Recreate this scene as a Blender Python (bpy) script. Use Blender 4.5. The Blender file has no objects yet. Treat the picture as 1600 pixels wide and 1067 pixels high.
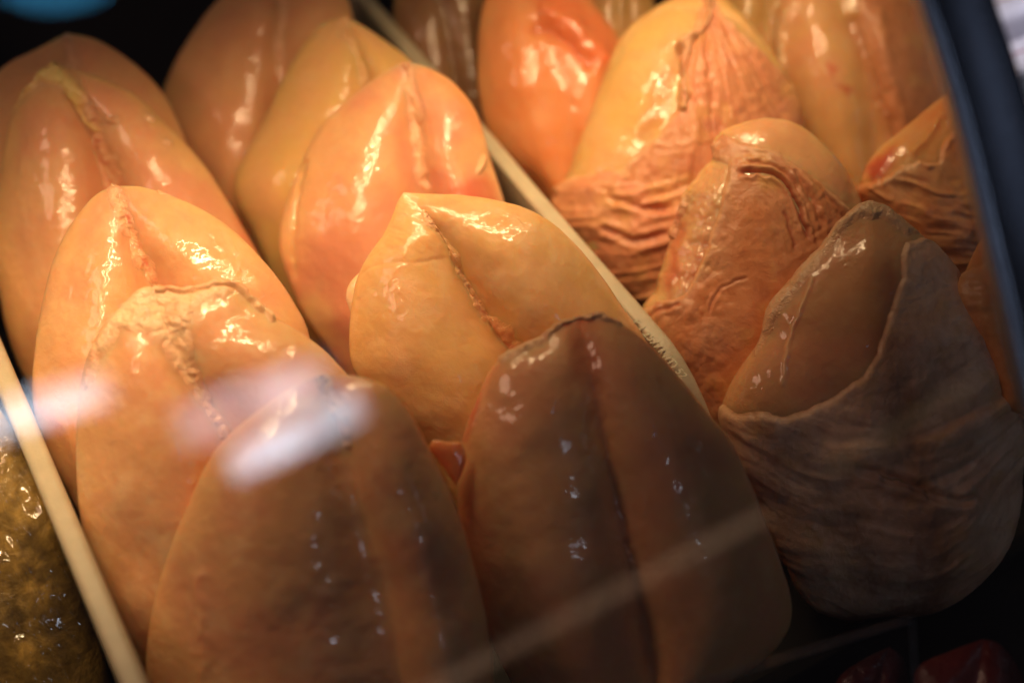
import bpy, math
import numpy as np
from mathutils import Vector, Matrix

scene = bpy.context.scene
COL = scene.collection

# ------------------------------------------------------------------ camera
W, H, FPX = 1600.0, 1067.0, 1600 * 50 / 36.0
PITCH = math.radians(48.6)                      # how far the camera looks down
CAM = np.array([0.0, 0.0, 0.80])
FW = np.array([0, math.cos(PITCH), -math.sin(PITCH)])
UP = np.array([0, math.sin(PITCH), math.cos(PITCH)])
RT = np.array([1.0, 0, 0])
cd = bpy.data.cameras.new('camera')
cam = bpy.data.objects.new('camera', cd)
COL.objects.link(cam)
cam.location = CAM
cam.rotation_euler = (math.pi / 2 - PITCH, 0, 0)
cd.lens, cd.sensor_width = 50, 36
cd.clip_start, cd.clip_end = 0.02, 50
cd.dof.use_dof = True
cd.dof.focus_distance = 0.945
cd.dof.aperture_fstop = 1.6
cd.dof.aperture_blades = 9
scene.camera = cam

# ------------------------------------------------------------------ world: a dim shop
w = bpy.data.worlds.new("World")
scene.world = w
w.use_nodes = True
bg = w.node_tree.nodes['Background']
bg.inputs['Color'].default_value = (0.78, 0.62, 0.74, 1)
bg.inputs['Strength'].default_value = 0.022

D = np.array([-0.494, 0.8695, 0.0])             # away from the customer, along the trays
E = np.array([0.8695, 0.494, 0.0])              # along the counter
Z = np.array([0, 0, 1.0])


def area(name, loc, target, sx, sy, power, col, xdir=E, spread=180):
    ld = bpy.data.lights.new(name, 'AREA')
    ld.shape = 'RECTANGLE'
    ld.size, ld.size_y = sx, sy
    ld.energy, ld.color = power, col
    ld.spread = math.radians(spread)
    o = bpy.data.objects.new(name, ld)
    COL.objects.link(o)
    loc = np.array(loc, float)
    zax = loc - np.array(target, float)
    zax /= np.linalg.norm(zax)
    x = xdir - zax * np.dot(xdir, zax)
    x /= np.linalg.norm(x)
    y = np.cross(zax, x)
    m = Matrix(((x[0], y[0], zax[0], loc[0]), (x[1], y[1], zax[1], loc[1]), (x[2], y[2], zax[2], loc[2]), (0, 0, 0, 1)))
    o.matrix_world = m
    return o


# warm lamp tubes that run along the inside of the case, just over the picture
lc = np.array([0.0, 0.70, 0.42]) - E * 0.25 + D * 0.058
area('case_lamp', lc, lc - Z * 0.35 + D * 0.0, 1.12, 0.011, 1.25, (1.0, 0.69, 0.37), spread=87)
lc2 = lc + D * 0.048 + Z * 0.004
area('case_lamp_second', lc2, lc2 - Z * 0.35 - D * 0.01, 1.12, 0.009, 0.96, (1.0, 0.69, 0.37), spread=90)

# a warm shop lamp to the left of the case
area('shop_lamp', (-1.05, 0.50, 0.85), (0.1, 0.5, 0.05), 0.30, 0.30, 1.9, (1.0, 0.60, 0.42))

scene.view_settings.view_transform = 'Standard'
scene.view_settings.look = 'None'
scene.view_settings.exposure = -0.15
scene.view_settings.gamma = 1
cy = scene.cycles
cy.use_denoising = True
cy.max_bounces = 8
cy.transparent_max_bounces = 12
cy.sample_clamp_indirect = 4
cy.caustics_reflective = False
cy.caustics_refractive = False
cy.use_adaptive_sampling = True
cy.adaptive_threshold = 0.02


# ------------------------------------------------------------------ geometry helpers
def rays(p):
    p = np.asarray(p, float)
    x, y = p[..., 0] - W / 2, H / 2 - p[..., 1]
    return (x[..., None] * RT + y[..., None] * UP) / FPX + FW


def on_plane(p, pt, n):
    r = rays(p)
    k = np.dot(np.asarray(pt) - CAM, n) / (r @ np.asarray(n))
    return CAM + r * k[..., None]


def on_z(p, z):
    return on_plane(p, (0, 0, z), Z)


def hash3(ix, iy, iz, seed):
    h = (ix * 374761393 + iy * 668265263 + iz * 2147483647 + seed * 974711) & 0xffffffff
    h = ((h ^ (h >> 13)) * 1274126177) & 0xffffffff
    h = ((h ^ (h >> 16)) * 2246822519) & 0xffffffff
    return ((h ^ (h >> 15)) & 0xffff) / 32767.5 - 1.0


def noise(p, seed=0):
    p = np.asarray(p, float)
    if p.shape[-1] == 2:
        p = np.concatenate([p, np.zeros(p.shape[:-1] + (1,))], -1)
    p = p + 1000.37
    i = np.floor(p).astype(np.int64)
    f = p - i
    f = f * f * f * (f * (f * 6 - 15) + 10)
    x, y, z = i[..., 0], i[..., 1], i[..., 2]
    fx, fy, fz = f[..., 0], f[..., 1], f[..., 2]

    def c(a, b, d):
        return hash3(x + a, y + b, z + d, seed)
    x00 = c(0, 0, 0) * (1 - fx) + c(1, 0, 0) * fx
    x10 = c(0, 1, 0) * (1 - fx) + c(1, 1, 0) * fx
    x01 = c(0, 0, 1) * (1 - fx) + c(1, 0, 1) * fx
    x11 = c(0, 1, 1) * (1 - fx) + c(1, 1, 1) * fx
    return (x00 * (1 - fy) + x10 * fy) * (1 - fz) + (x01 * (1 - fy) + x11 * fy) * fz


def fbm(p, octv=4, seed=0, gain=0.5, lac=2.03):
    s, a, t = 0, 1.0, 0
    p = np.asarray(p, float)
    for k in range(octv):
        s = s + a * noise(p, seed + 17 * k)
        t += a
        a *= gain
        p = p * lac + 3.1
    return s / t


def ridged(p, octv=3, seed=0):
    s, a, t = 0, 1.0, 0
    p = np.asarray(p, float)
    for k in range(octv):
        n = 1 - np.abs(noise(p, seed + 31 * k)) * 2.2
        s = s + a * np.clip(n, -1, 1)
        t += a
        a *= 0.5
        p = p * 2.1 + 5.7
    return s / t


def sstep(a, b, x):
    t = np.clip((x - a) / (b - a), 0, 1)
    return t * t * (3 - 2 * t)


def catmull(pts, n=24):
    p = np.array(pts, float)
    if len(p) < 3:
        return p
    q = np.vstack([2 * p[0] - p[1], p, 2 * p[-1] - p[-2]])
    out = []
    t = np.linspace(0, 1, n, endpoint=False)[:, None]
    for i in range(1, len(q) - 2):
        a, b, c, d = q[i - 1], q[i], q[i + 1], q[i + 2]
        out.append(0.5 * (2 * b + (c - a) * t + (2 * a - 5 * b + 4 * c - d) * t * t + (3 * b - a - 3 * c + d) * t ** 3))
    out.append(q[-2][None])
    return np.vstack(out)


def resample(pts, t):
    c = catmull(pts, 12)
    L = np.concatenate([[0], np.cumsum(np.linalg.norm(np.diff(c, axis=0), axis=1))])
    L /= L[-1]
    return np.stack([np.interp(t, L, c[:, k]) for k in range(c.shape[1])], -1)


def dist_line(g, pts, smooth=True):
    """distance (px) of each grid point from a polyline, and how far along it (0..1)"""
    c = catmull(pts, 6) if smooth else np.array(pts, float)
    best = np.full(g.shape[:-1], 1e9)
    al = np.zeros(g.shape[:-1])
    n = len(c) - 1
    for i in range(n):
        a, b = c[i], c[i + 1]
        ab = b - a
        q = np.clip(((g - a) @ ab) / max(ab @ ab, 1e-9), 0, 1)
        dd = np.linalg.norm(g - a - q[..., None] * ab, axis=-1)
        m = dd < best
        best = np.where(m, dd, best)
        al = np.where(m, (i + q) / n, al)
    return best, al


def sd_poly(g, poly):
    """signed distance, positive inside"""
    c = np.array(poly, float)
    best = np.full(g.shape[:-1], 1e9)
    ins = np.zeros(g.shape[:-1], bool)
    x, y = g[..., 0], g[..., 1]
    for i in range(len(c)):
        a, b = c[i], c[(i + 1) % len(c)]
        ab = b - a
        q = np.clip(((g - a) @ ab) / max(ab @ ab, 1e-9), 0, 1)
        best = np.minimum(best, np.linalg.norm(g - a - q[..., None] * ab, axis=-1))
        cond = ((a[1] > y) != (b[1] > y))
        xi = (b[0] - a[0]) * (y - a[1]) / ((b[1] - a[1]) if b[1] != a[1] else 1e-9) + a[0]
        ins ^= cond & (x < xi)
    return np.where(ins, best, -best)


def normals(P):
    gu = np.gradient(P, axis=0)
    gv = np.gradient(P, axis=1)
    n = np.cross(gv, gu)
    l = np.linalg.norm(n, axis=-1, keepdims=True)
    return n / np.maximum(l, 1e-12)


def link(o, parent=None):
    COL.objects.link(o)
    if parent is not None:
        o.parent = parent
    return o


def mesh_obj(name, verts, faces, mat, parent=None, col=None, smooth=True, origin=None):
    verts = np.asarray(verts, float)
    if origin is None:
        origin = np.zeros(3)
        if parent is not None:
            origin = np.array(parent.location)
    verts = verts - origin
    me = bpy.data.meshes.new(name)
    me.from_pydata(verts.tolist(), [], faces if isinstance(faces, list) else faces.tolist())
    me.materials.append(mat)
    if col is not None:
        ca = me.color_attributes.new('tint', 'FLOAT_COLOR', 'POINT')
        c4 = np.ones((len(verts), 4), np.float32)
        c4[:, :3] = col
        ca.data.foreach_set('color', c4.ravel())
    if smooth:
        me.polygons.foreach_set('use_smooth', np.ones(len(me.polygons), bool))
    me.update()
    o = bpy.data.objects.new(name, me)
    link(o, parent)
    if parent is None:
        o.location = origin
    return o


def tag(o, label, cat, group=None, kind=None):
    if label:
        o['label'] = label
    if cat:
        o['category'] = cat
    if group:
        o['group'] = group
    if kind:
        o['kind'] = kind
    return o


# ------------------------------------------------------------------ materials
def new_mat(name):
    m = bpy.data.materials.new(name)
    m.use_nodes = True
    nt = m.node_tree
    return m, nt, nt.nodes['Principled BSDF']


def nd(nt, typ, **kw):
    n = nt.nodes.new(typ)
    for k, v in kw.items():
        if k in n.inputs:
            n.inputs[k].default_value = v
        else:
            setattr(n, k, v)
    return n


def organic(name, rough, coat, sss, radius, bumps, coat_rough=0.06, spec=0.5, ncoat=9, mottled=0.25, fascia=0.05, crinkle=(260.0, 0.0003), tint_var=((0.85, 0.72, 0.6), (1.12, 1.1, 1.08))):
    """wet tissue: painted tint x mottling, subsurface, wet coat with its own bumps. bumps: (scale, distance, detail, distortion)"""
    m, nt, b = new_mat(name)
    L = nt.links.new
    at = nd(nt, 'ShaderNodeAttribute', attribute_name='tint')
    tc = nd(nt, 'ShaderNodeTexCoord')
    n1 = nd(nt, 'ShaderNodeTexNoise', Scale=90.0, Detail=6.0, Roughness=0.6, Distortion=0.8)
    L(tc.outputs['Object'], n1.inputs['Vector'])
    cr = nt.nodes.new('ShaderNodeValToRGB')
    cr.color_ramp.elements[0].position = 0.3
    cr.color_ramp.elements[1].position = 0.72
    cr.color_ramp.elements[0].color = (*tint_var[0], 1)
    cr.color_ramp.elements[1].color = (*tint_var[1], 1)
    L(n1.outputs['Fac'], cr.inputs['Fac'])
    mx = nd(nt, 'ShaderNodeMix', data_type='RGBA', blend_type='MULTIPLY')
    mx.inputs[0].default_value = mottled * 2
    L(at.outputs['Color'], mx.inputs[6])
    L(cr.outputs['Color'], mx.inputs[7])
    web = nd(nt, 'ShaderNodeTexNoise', Scale=55.0, Detail=3.0, Roughness=0.6, Distortion=2.2)
    L(tc.outputs['Object'], web.inputs['Vector'])
    w1 = nd(nt, 'ShaderNodeMath', operation='SUBTRACT')
    w1.inputs[1].default_value = 0.5
    L(web.outputs['Fac'], w1.inputs[0])
    w2 = nd(nt, 'ShaderNodeMath', operation='ABSOLUTE')
    L(w1.outputs[0], w2.inputs[0])
    w3 = nd(nt, 'ShaderNodeMapRange')
    w3.inputs['From Min'].default_value = 0.0
    w3.inputs['From Max'].default_value = 0.022
    w3.inputs['To Min'].default_value = fascia
    w3.inputs['To Max'].default_value = 0.0
    L(w2.outputs[0], w3.inputs['Value'])
    mf = nd(nt, 'ShaderNodeMix', data_type='RGBA')
    mf.inputs[7].default_value = (0.86, 0.62, 0.42, 1)
    L(w3.outputs[0], mf.inputs[0])
    L(mx.outputs[2], mf.inputs[6])
    L(mf.outputs[2], b.inputs['Base Color'])
    b.inputs['Subsurface Weight'].default_value = sss
    b.inputs['Subsurface Radius'].default_value = (1.0, 0.42, 0.2)
    b.inputs['Subsurface Scale'].default_value = radius
    b.inputs['Specular IOR Level'].default_value = spec
    n2 = nd(nt, 'ShaderNodeTexNoise', Scale=240.0, Detail=4.0)
    L(tc.outputs['Object'], n2.inputs['Vector'])
    mr = nd(nt, 'ShaderNodeMapRange')
    mr.inputs['To Min'].default_value = rough * 0.7
    mr.inputs['To Max'].default_value = rough * 1.4
    L(n2.outputs['Fac'], mr.inputs['Value'])
    L(mr.outputs[0], b.inputs['Roughness'])
    prev = None
    coatn = None
    for kb, (sc, dist, det, dis) in enumerate(bumps):
        nn = nd(nt, 'ShaderNodeTexNoise', Scale=float(sc), Detail=float(det), Roughness=0.55, Distortion=float(dis))
        L(tc.outputs['Object'], nn.inputs['Vector'])
        bp = nd(nt, 'ShaderNodeBump', Strength=1.0, Distance=float(dist))
        L(nn.outputs['Fac'], bp.inputs['Height'])
        if prev:
            L(prev.outputs[0], bp.inputs['Normal'])
        prev = bp
        if kb < ncoat:
            coatn = bp
    cn = nd(nt, 'ShaderNodeTexNoise', Scale=crinkle[0], Detail=3.0, Roughness=0.6, Distortion=1.0)
    L(tc.outputs['Object'], cn.inputs['Vector'])
    cm = nd(nt, 'ShaderNodeTexNoise', Scale=22.0, Detail=3.0)
    L(tc.outputs['Object'], cm.inputs['Vector'])
    cmr = nd(nt, 'ShaderNodeMapRange')
    cmr.inputs['From Min'].default_value = 0.47
    cmr.inputs['From Max'].default_value = 0.62
    L(cm.outputs['Fac'], cmr.inputs['Value'])
    cb = nd(nt, 'ShaderNodeBump', Distance=crinkle[1])
    L(cmr.outputs[0], cb.inputs['Strength'])
    L(cn.outputs['Fac'], cb.inputs['Height'])
    L(prev.outputs[0], cb.inputs['Normal'])
    if ncoat > 5:
        coatn = cb
    prev = cb
    L(prev.outputs[0], b.inputs['Normal'])
    b.inputs['Coat Weight'].default_value = coat
    b.inputs['Coat Roughness'].default_value = coat_rough
    b.inputs['Coat IOR'].default_value = 1.4
    L(coatn.outputs[0], b.inputs['Coat Normal'])
    return m


FLESH = organic('wet_flesh', 0.36, 1.0, 0.75, 0.011, [(30, 0.0011, 1, 0.4), (85, 0.00045, 1.0, 1.0), (220, 0.0002, 4, 1.0)], coat_rough=0.03, spec=0.2, mottled=0.10, ncoat=2)
FAT = organic('fat', 0.35, 0.6, 0.35, 0.0012, [(260, 0.0012, 4, 1.0), (800, 0.0002, 2, 0)], coat_rough=0.12)
SKIN = organic('poultry_skin', 0.40, 0.22, 0.3, 0.0012, [(90, 0.0006, 3, 1.2), (420, 0.00022, 3, 0.4), (1300, 0.00008, 2, 0)], coat_rough=0.22, spec=0.4, mottled=0.42)

PEACH = np.array([0.75, 0.395, 0.19])
PINK = np.array([0.73, 0.30, 0.175])
PALE = np.array([0.80, 0.51, 0.28])
YELLOW = np.array([0.76, 0.46, 0.16])
FATC = np.array([0.82, 0.54, 0.32])
RED = np.array([0.60, 0.10, 0.05])
BLOOD = np.array([0.36, 0.05, 0.03])
SKINC = np.array([0.66, 0.30, 0.15])
ORANGE = np.array([0.76, 0.27, 0.09])


def mixc(c, k, w):
    w = np.clip(w, 0, 1)[..., None]
    return c * (1 - w) + np.asarray(k) * w


# ------------------------------------------------------------------ one piece of poultry
class Piece:
    def __init__(self, name, left, right, keel, z=0.15, depth=0.0, thick=0.72, groove=((0, -0.05), (0.2, 0.1), (0.5, 0.22), (1, 0.25)),
                 gw=0.13, lump=1.0, seed=1, pal=(PEACH, PINK, PALE), palw=(0.55, 0.45), nt=230, ns=210, apexpow=3.0, maxh=0.056, lean=47,
                 feats=(), yellow=0.25, pw=2.1, mat=None, bodyname='flesh'):
        self.name = name
        t = np.linspace(0, 1, nt) ** 1.35
        L, R, K = resample(left, t), resample(right, t), resample(keel, t)
        if max(g[1] for g in groove) <= 0.04:
            K = (L + R) / 2
        th = np.linspace(0, np.pi, ns)
        s = -np.cos(th)
        s[0], s[-1] = -1, 1
        G = np.where(s[None, :, None] < 0, K[:, None] + (L - K)[:, None] * (-s)[None, :, None], K[:, None] + (R - K)[:, None] * s[None, :, None])
        # plane of the widest section, leaning back
        n = np.array([0, -math.cos(math.radians(lean)), math.sin(math.radians(lean))])
        apex = on_z(np.array(left[0], float), z)
        ctr_ray = rays(np.mean([np.mean(L, 0), np.mean(R, 0)], axis=0))
        view = -ctr_ray / np.linalg.norm(ctr_ray)
        apex = apex - view * depth
        self.apex, self.n, self.view = apex, n, view
        base = on_plane(G, apex, n)
        # half width in metres sets the thickness
        hw = np.linalg.norm(base[:, -1] - base[:, 0], axis=-1) / 2
        hk = hw.copy()
        ker = 15
        hk = np.convolve(np.pad(hk, ker, mode='edge'), np.ones(2 * ker + 1) / (2 * ker + 1), 'valid')
        hk = maxh * np.tanh(hk * thick / maxh * 1.05)
        rise = np.sqrt(np.clip(1 - (1 - np.clip(t / 0.92, 0, 1)) ** apexpow, 0, 1))
        end = np.sqrt(np.clip(1 - np.clip((t - 0.85) / 0.15, 0, 1) ** 2, 0, 1))
        Hf = np.minimum(hk, maxh) * rise * end
        Hf[0] = 0
        gv = np.interp(t, [g[0] for g in groove], [g[1] for g in groove])
        kk = np.hanning(23)
        gv = np.convolve(np.pad(gv, 11, mode='edge'), kk / kk.sum(), 'valid')
        hump = 0.26 if gv.max() > 0.04 else 0.0
        f = np.clip(1 - np.abs(s) ** pw, 0, 1) ** (1 / pw) * (1 - hump + hump * np.cos(math.pi * (np.sqrt(s * s + 0.03) - 0.43) / 0.8))
        prof = f[None] * (1 - gv[:, None] * np.exp(-(s[None] / gw) ** 2) - 0.85 * gv[:, None] * np.exp(-(s[None] / (gw * 2.8)) ** 2))
        P = base + view * (Hf[:, None] * prof)[..., None]
        N = normals(P)
        if np.mean(N @ view) < 0:
            N = -N
        edge = np.clip(f[None] * 2.2, 0, 1) * np.clip(rise * 1.5, 0, 1)[:, None]
        dsp = lump * (0.0034 * fbm(P * 20 + seed * 7.3, 2, seed) + 0.00035 * fbm(P * 110 + seed, 3, seed + 5)) * edge
        dsp = dsp + 0.0002 * fbm(P * 160 + seed, 2, seed + 9)
        # colour
        n1 = fbm(P * 28 + seed * 3, 4, seed + 40)
        n2 = fbm(P * np.array([60, 60, 60]) + seed, 4, seed + 60)
        col = mixc(np.broadcast_to(pal[0], G.shape[:2] + (3,)), pal[1], palw[0] * sstep(-0.25, 0.45, n1))
        col = mixc(col, pal[2], palw[1] * sstep(-0.1, 0.5, n2))
        col = mixc(col, YELLOW, yellow * sstep(0.72, 0.98, np.abs(s)[None] + 0.12 * n2))
        self.G, self.s, self.t = G, s, t
        for ft in feats:
            k = ft[0]
            if k in ('ridge', 'crease'):
                _, pts, wd, hgt = ft[:4]
                dd, al = dist_line(G + 3.0 * np.stack([noise(G / 14, 3), noise(G / 14, 8)], -1), pts)
                m = np.exp(-(dd / wd) ** 2) * sstep(0, 0.06, al) * sstep(1.0, 0.9, al) if k == 'crease' else np.exp(-(dd / wd) ** 2)
                dsp = dsp + (hgt if k == 'ridge' else -hgt) * m * (1 + 0.35 * noise(G / 9, 12))
                if len(ft) > 4:
                    col = mixc(col, ft[4], m * ft[5])
            elif k == 'stain':
                _, poly, soft, c, amt = ft
                sd = sd_poly(G + 7 * np.stack([fbm(G / 22, 3, 33), fbm(G / 22, 3, 38)], -1), poly)
                col = mixc(col, c, amt * sstep(-soft, soft, sd))
            elif k == 'disp':
                dsp = dsp + ft[1](G, P)
        P = P + N * dsp[..., None]
        N = normals(P)
        if np.mean(N @ view) < 0:
            N = -N
        self.P, self.N, self.col, self.Hf = P, N, col, Hf
        self.seed = seed
        self.edge = edge
        # closed body: front grid + plainer back
        nb = 44
        thb = np.linspace(0, np.pi, nb)[1:-1]
        sb = np.cos(thb)
        bb = []
        for side in sb:
            a = np.where(side < 0, 0, ns - 1)
            Gk = K + (L - K) * (-side) if side < 0 else K + (R - K) * side
            pb = on_plane(Gk, apex, n) - view * (0.55 * Hf * (1 - abs(side) ** 2.2) ** (1 / 2.2))[:, None]
            bb.append(pb)
        B = np.stack(bb, 1)
        ring = np.concatenate([P, B], 1)
        nr = ring.shape[1]
        cb = np.broadcast_to(pal[0], B.shape)
        cc = np.concatenate([col, cb], 1)
        i = np.arange(nt - 1)[:, None] * nr
        j = np.arange(nr)[None]
        jn = (j + 1) % nr
        F = np.stack([i + j, i + nr + j, i + nr + jn, i + jn], -1).reshape(-1, 4)
        faces = F.tolist()
        faces.append([int(k) for k in range(nr)])
        faces.append([int((nt - 1) * nr + nr - 1 - k) for k in range(nr)])
        base_pt = P[-1].mean(0)
        self.root = bpy.data.objects.new(name, None)
        self.root.location = base_pt
        self.root.empty_display_size = 0.02
        COL.objects.link(self.root)
        self.body = mesh_obj(bodyname, ring.reshape(-1, 3), faces, mat or FLESH, self.root, cc.reshape(-1, 3), origin=base_pt)

    def patch(self, name, mask, hfun, colfun, mat, cut=-7.0, label=None, up=2):
        """a thin layer over the front of the body: mask in px (positive inside); hfun(G,P,mask) height; dives under outside"""
        G, P, N = self.G, self.P, self.N
        h = hfun(G, P, mask)
        h = np.where(mask < 0, np.minimum(h, 0.0002 * mask), h)
        Q = P + N * h[..., None]
        keep = mask > cut
        kq = keep[:-1, :-1] | keep[1:, :-1] | keep[1:, 1:] | keep[:-1, 1:]
        nt, ns = G.shape[:2]
        ii, jj = np.nonzero(kq)
        a = ii * ns + jj
        F = np.stack([a, a + ns, a + ns + 1, a + 1], -1)
        used, inv = np.unique(F, return_inverse=True)
        F = inv.reshape(-1, 4)
        V = Q.reshape(-1, 3)[used]
        bl = sstep(-1, 5 if mat is SKIN else 11, mask)[..., None] if mat in (FAT, SKIN) else 1.0
        c = (self.col * (1 - bl) + colfun(G, P, mask) * bl).reshape(-1, 3)[used]
        o = mesh_obj(name, V, F, mat, self.root, c, origin=np.array(self.root.location))
        if label:
            o['label'] = label
        return o

    def fat(self, pts, w0, w1, h=0.0026, name='fat_strip', col=FATC, lumpy=1.0, redness=0.25, label=None, sc=9.0):
        """a lumpy strip of fat and gristle along a line"""
        G = self.G
        dd, al = dist_line(G + 4 * np.stack([noise(G / 16, self.seed), noise(G / 16, self.seed + 4)], -1), pts)
        wd = w0 + (w1 - w0) * al
        wd = wd * (1 + 0.9 * lumpy * fbm(G / 26, 2, self.seed + 13))
        m = wd - dd + 6.0 * fbm(G / 12, 3, self.seed + 11) * lumpy
        ins = sstep(0, 1, m / np.maximum(wd, 4))

        def hf(G, P, m):
            cell = fbm(G / sc, 3, self.seed + 21)
            return 0.75 * h * ins * (1 + 1.1 * lumpy * cell) * (m > -4)

        def cf(G, P, m):
            c = np.broadcast_to(col, G.shape[:2] + (3,))
            c = mixc(c, PEACH, 0.25 + 0.4 * sstep(-0.3, 0.4, fbm(G / 20, 3, self.seed + 70)))
            c = mixc(c, PINK, redness * 2 * sstep(0.0, 0.5, fbm(G / 15, 3, self.seed + 71)))
            return mixc(c, RED, redness * sstep(0.25, 0.6, fbm(G / 8, 2, self.seed + 72)))
        return self.patch(name, m, hf, cf, FAT, label=label)

    def film(self, poly, name='fat_patch', h=0.0016, col=FATC, rough=0.35, rag=8, mat=None, roll=0.0, redness=0.0, label=None, wr=(14, 14), pure=False):
        """a patch of fat or membrane with a ragged edge"""
        G = self.G
        m = sd_poly(G + rag * np.stack([fbm(G / 18, 3, self.seed + 2), fbm(G / 18, 3, self.seed + 3)], -1), poly)

        def hf(G, P, m):
            return h * sstep(0, 12, m) * (1 + rough * fbm(G / np.array(wr), 3, self.seed + 6)) + roll * np.exp(-((m - 7) / 6) ** 2)

        def cf(G, P, m):
            c = np.broadcast_to(col, G.shape[:2] + (3,))
            c = mixc(c, PEACH, (0.0 if pure else 0.4) * sstep(-0.2, 0.5, fbm(G / 25, 3, self.seed + 75)))
            return mixc(c, RED, redness * sstep(0.1, 0.5, fbm(G / 16, 3, self.seed + 76)))
        return self.patch(name, m, hf, cf, mat or FAT, label=label)

    def skin(self, poly, h=0.0014, roll=0.0008, folds=None, col=SKINC, col2=ORANGE, amt=0.3, rag=6, creases=(), name='skin', label=None, wrinkle=0.0003):
        G = self.G
        m = sd_poly(G + rag * np.stack([fbm(G / 20, 3, self.seed + 2), fbm(G / 20, 3, self.seed + 3)], -1), poly)
        fd = folds(G) if folds is not None else 0 * m
        cr = 0 * m
        crc = 0 * m
        for pts, wd, dep, rd in creases:
            dd, al = dist_line(G + 3 * np.stack([noise(G / 11, 3), noise(G / 11, 8)], -1), pts)
            e = np.exp(-(dd / wd) ** 2) * sstep(0, 0.1, al) * sstep(1, 0.85, al)
            lip = np.exp(-((dd - 2.2 * wd) / (1.2 * wd)) ** 2) * sstep(0, 0.1, al) * sstep(1, 0.85, al)
            cr = cr - dep * e + 0.45 * abs(dep) * lip
            if rd > 0:
                crc = np.maximum(crc, rd * e)

        def hf(G, P, m):
            b = h * sstep(0, 9, m) + roll * np.exp(-((m - 6) / 5.5) ** 2) * np.clip(0.35 + 1.3 * fbm(G / 26, 3, 5), 0, 1.4)
            wv = wrinkle * ridged(G / 17 + 0.5 * fbm(G / 30, 2, 9)[..., None], 3, self.seed + 6)
            return b + sstep(0, 18, m) * (fd + cr + wv) - 0.0002

        def cf(G, P, m):
            c = np.broadcast_to(col, G.shape[:2] + (3,))
            c = mixc(c, col2, amt * sstep(-0.3, 0.5, fbm(G / 60, 4, self.seed + 75)))
            c = mixc(c, YELLOW, 0.45 * sstep(0.05, 0.6, fbm(G / 38, 4, self.seed + 85)))
            c = mixc(c, FATC, np.clip(0.35 + 0.8 * fbm(G / 30, 2, 15), 0, 1) * np.exp(-((m - 5) / 7) ** 2))
            c = mixc(c, np.array([0.42, 0.17, 0.13]), 0.35 * sstep(0.1, 0.6, fbm(G / 26, 4, self.seed + 95)))
            return mixc(c, BLOOD, crc)
        return self.patch(name, m, hf, cf, SKIN, label=label)




# ---------------------------------------------------------------- skinless pieces, near tray
G_FILLET = 'skinless chicken breasts standing in the tray'
G_SKIN = 'skin-on chicken breasts standing in the tray'

# left column, front
p = Piece('chicken_breast',
          [(500, 588), (455, 605), (395, 648), (345, 692), (318, 735), (298, 780), (268, 850), (243, 930), (230, 1005), (228, 1080), (240, 1150), (270, 1210)],
          [(500, 588), (545, 586), (600, 603), (640, 645), (672, 705), (704, 770), (732, 850), (755, 940), (768, 1020), (768, 1100), (750, 1160), (700, 1210)],
          [(500, 588), (522, 640), (542, 720), (566, 810), (590, 900), (612, 1000), (628, 1100), (630, 1210)],
          seed=3, lean=40, groove=((0, 0), (0.06, 0.1), (0.2, 0.22), (0.4, 0.26), (1, 0.24)), gw=0.14, depth=0.0,
          feats=[('ridge', [(320, 1110), (322, 1000), (316, 900)], 14, 0.002)])
p.fat([(503, 592), (516, 620), (530, 655), (540, 700)], 16, 7, name='gristle_strip')
tag(p.root, 'shaded skinless breast nearest the camera, its tip under the white glass reflection', 'chicken breast', G_FILLET)
L0 = p

p = Piece('chicken_breast',
          [(238, 446), (212, 455), (192, 478), (162, 508), (142, 545), (130, 578), (122, 630), (119, 700), (122, 780), (136, 860), (160, 930), (190, 1000), (220, 1080)],
          [(238, 446), (275, 449), (312, 447), (345, 439), (376, 452), (404, 480), (440, 502), (485, 530), (525, 565), (560, 610), (590, 680), (600, 780), (590, 900), (540, 1080)],
          [(238, 446), (252, 490), (275, 545), (305, 600), (340, 655), (368, 730), (385, 830), (395, 950), (395, 1080)],
          seed=11, groove=((0, -0.10), (0.06, -0.05), (0.14, 0.16), (0.3, 0.38), (1, 0.35)), palw=(0.35, 0.6), pal=(PEACH, PINK, PALE))
p.film([(160, 505), (190, 472), (215, 448), (262, 444), (300, 455), (340, 440), (372, 452), (352, 470), (312, 478), (300, 502), (304, 560), (318, 600), (300, 618), (274, 580), (252, 540), (218, 520), (190, 522), (160, 560), (142, 610), (126, 610), (136, 550)],
       h=0.0014, rough=1.1, rag=6, redness=0.3, wr=(11, 11))
p.fat([(288, 560), (305, 598), (328, 640), (352, 680)], 11, 8, name='gristle_strip', redness=0.15)
p.fat([(250, 452), (285, 458), (318, 455), (348, 446), (378, 458), (405, 482), (428, 497)], 9, 5, h=0.0052, name='fat_fold', lumpy=0.25, redness=0.3)
tag(p.root, 'skinless breast with a pale rolled fat fold across its top, by the left divider', 'chicken breast', G_FILLET)
L1 = p

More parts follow.
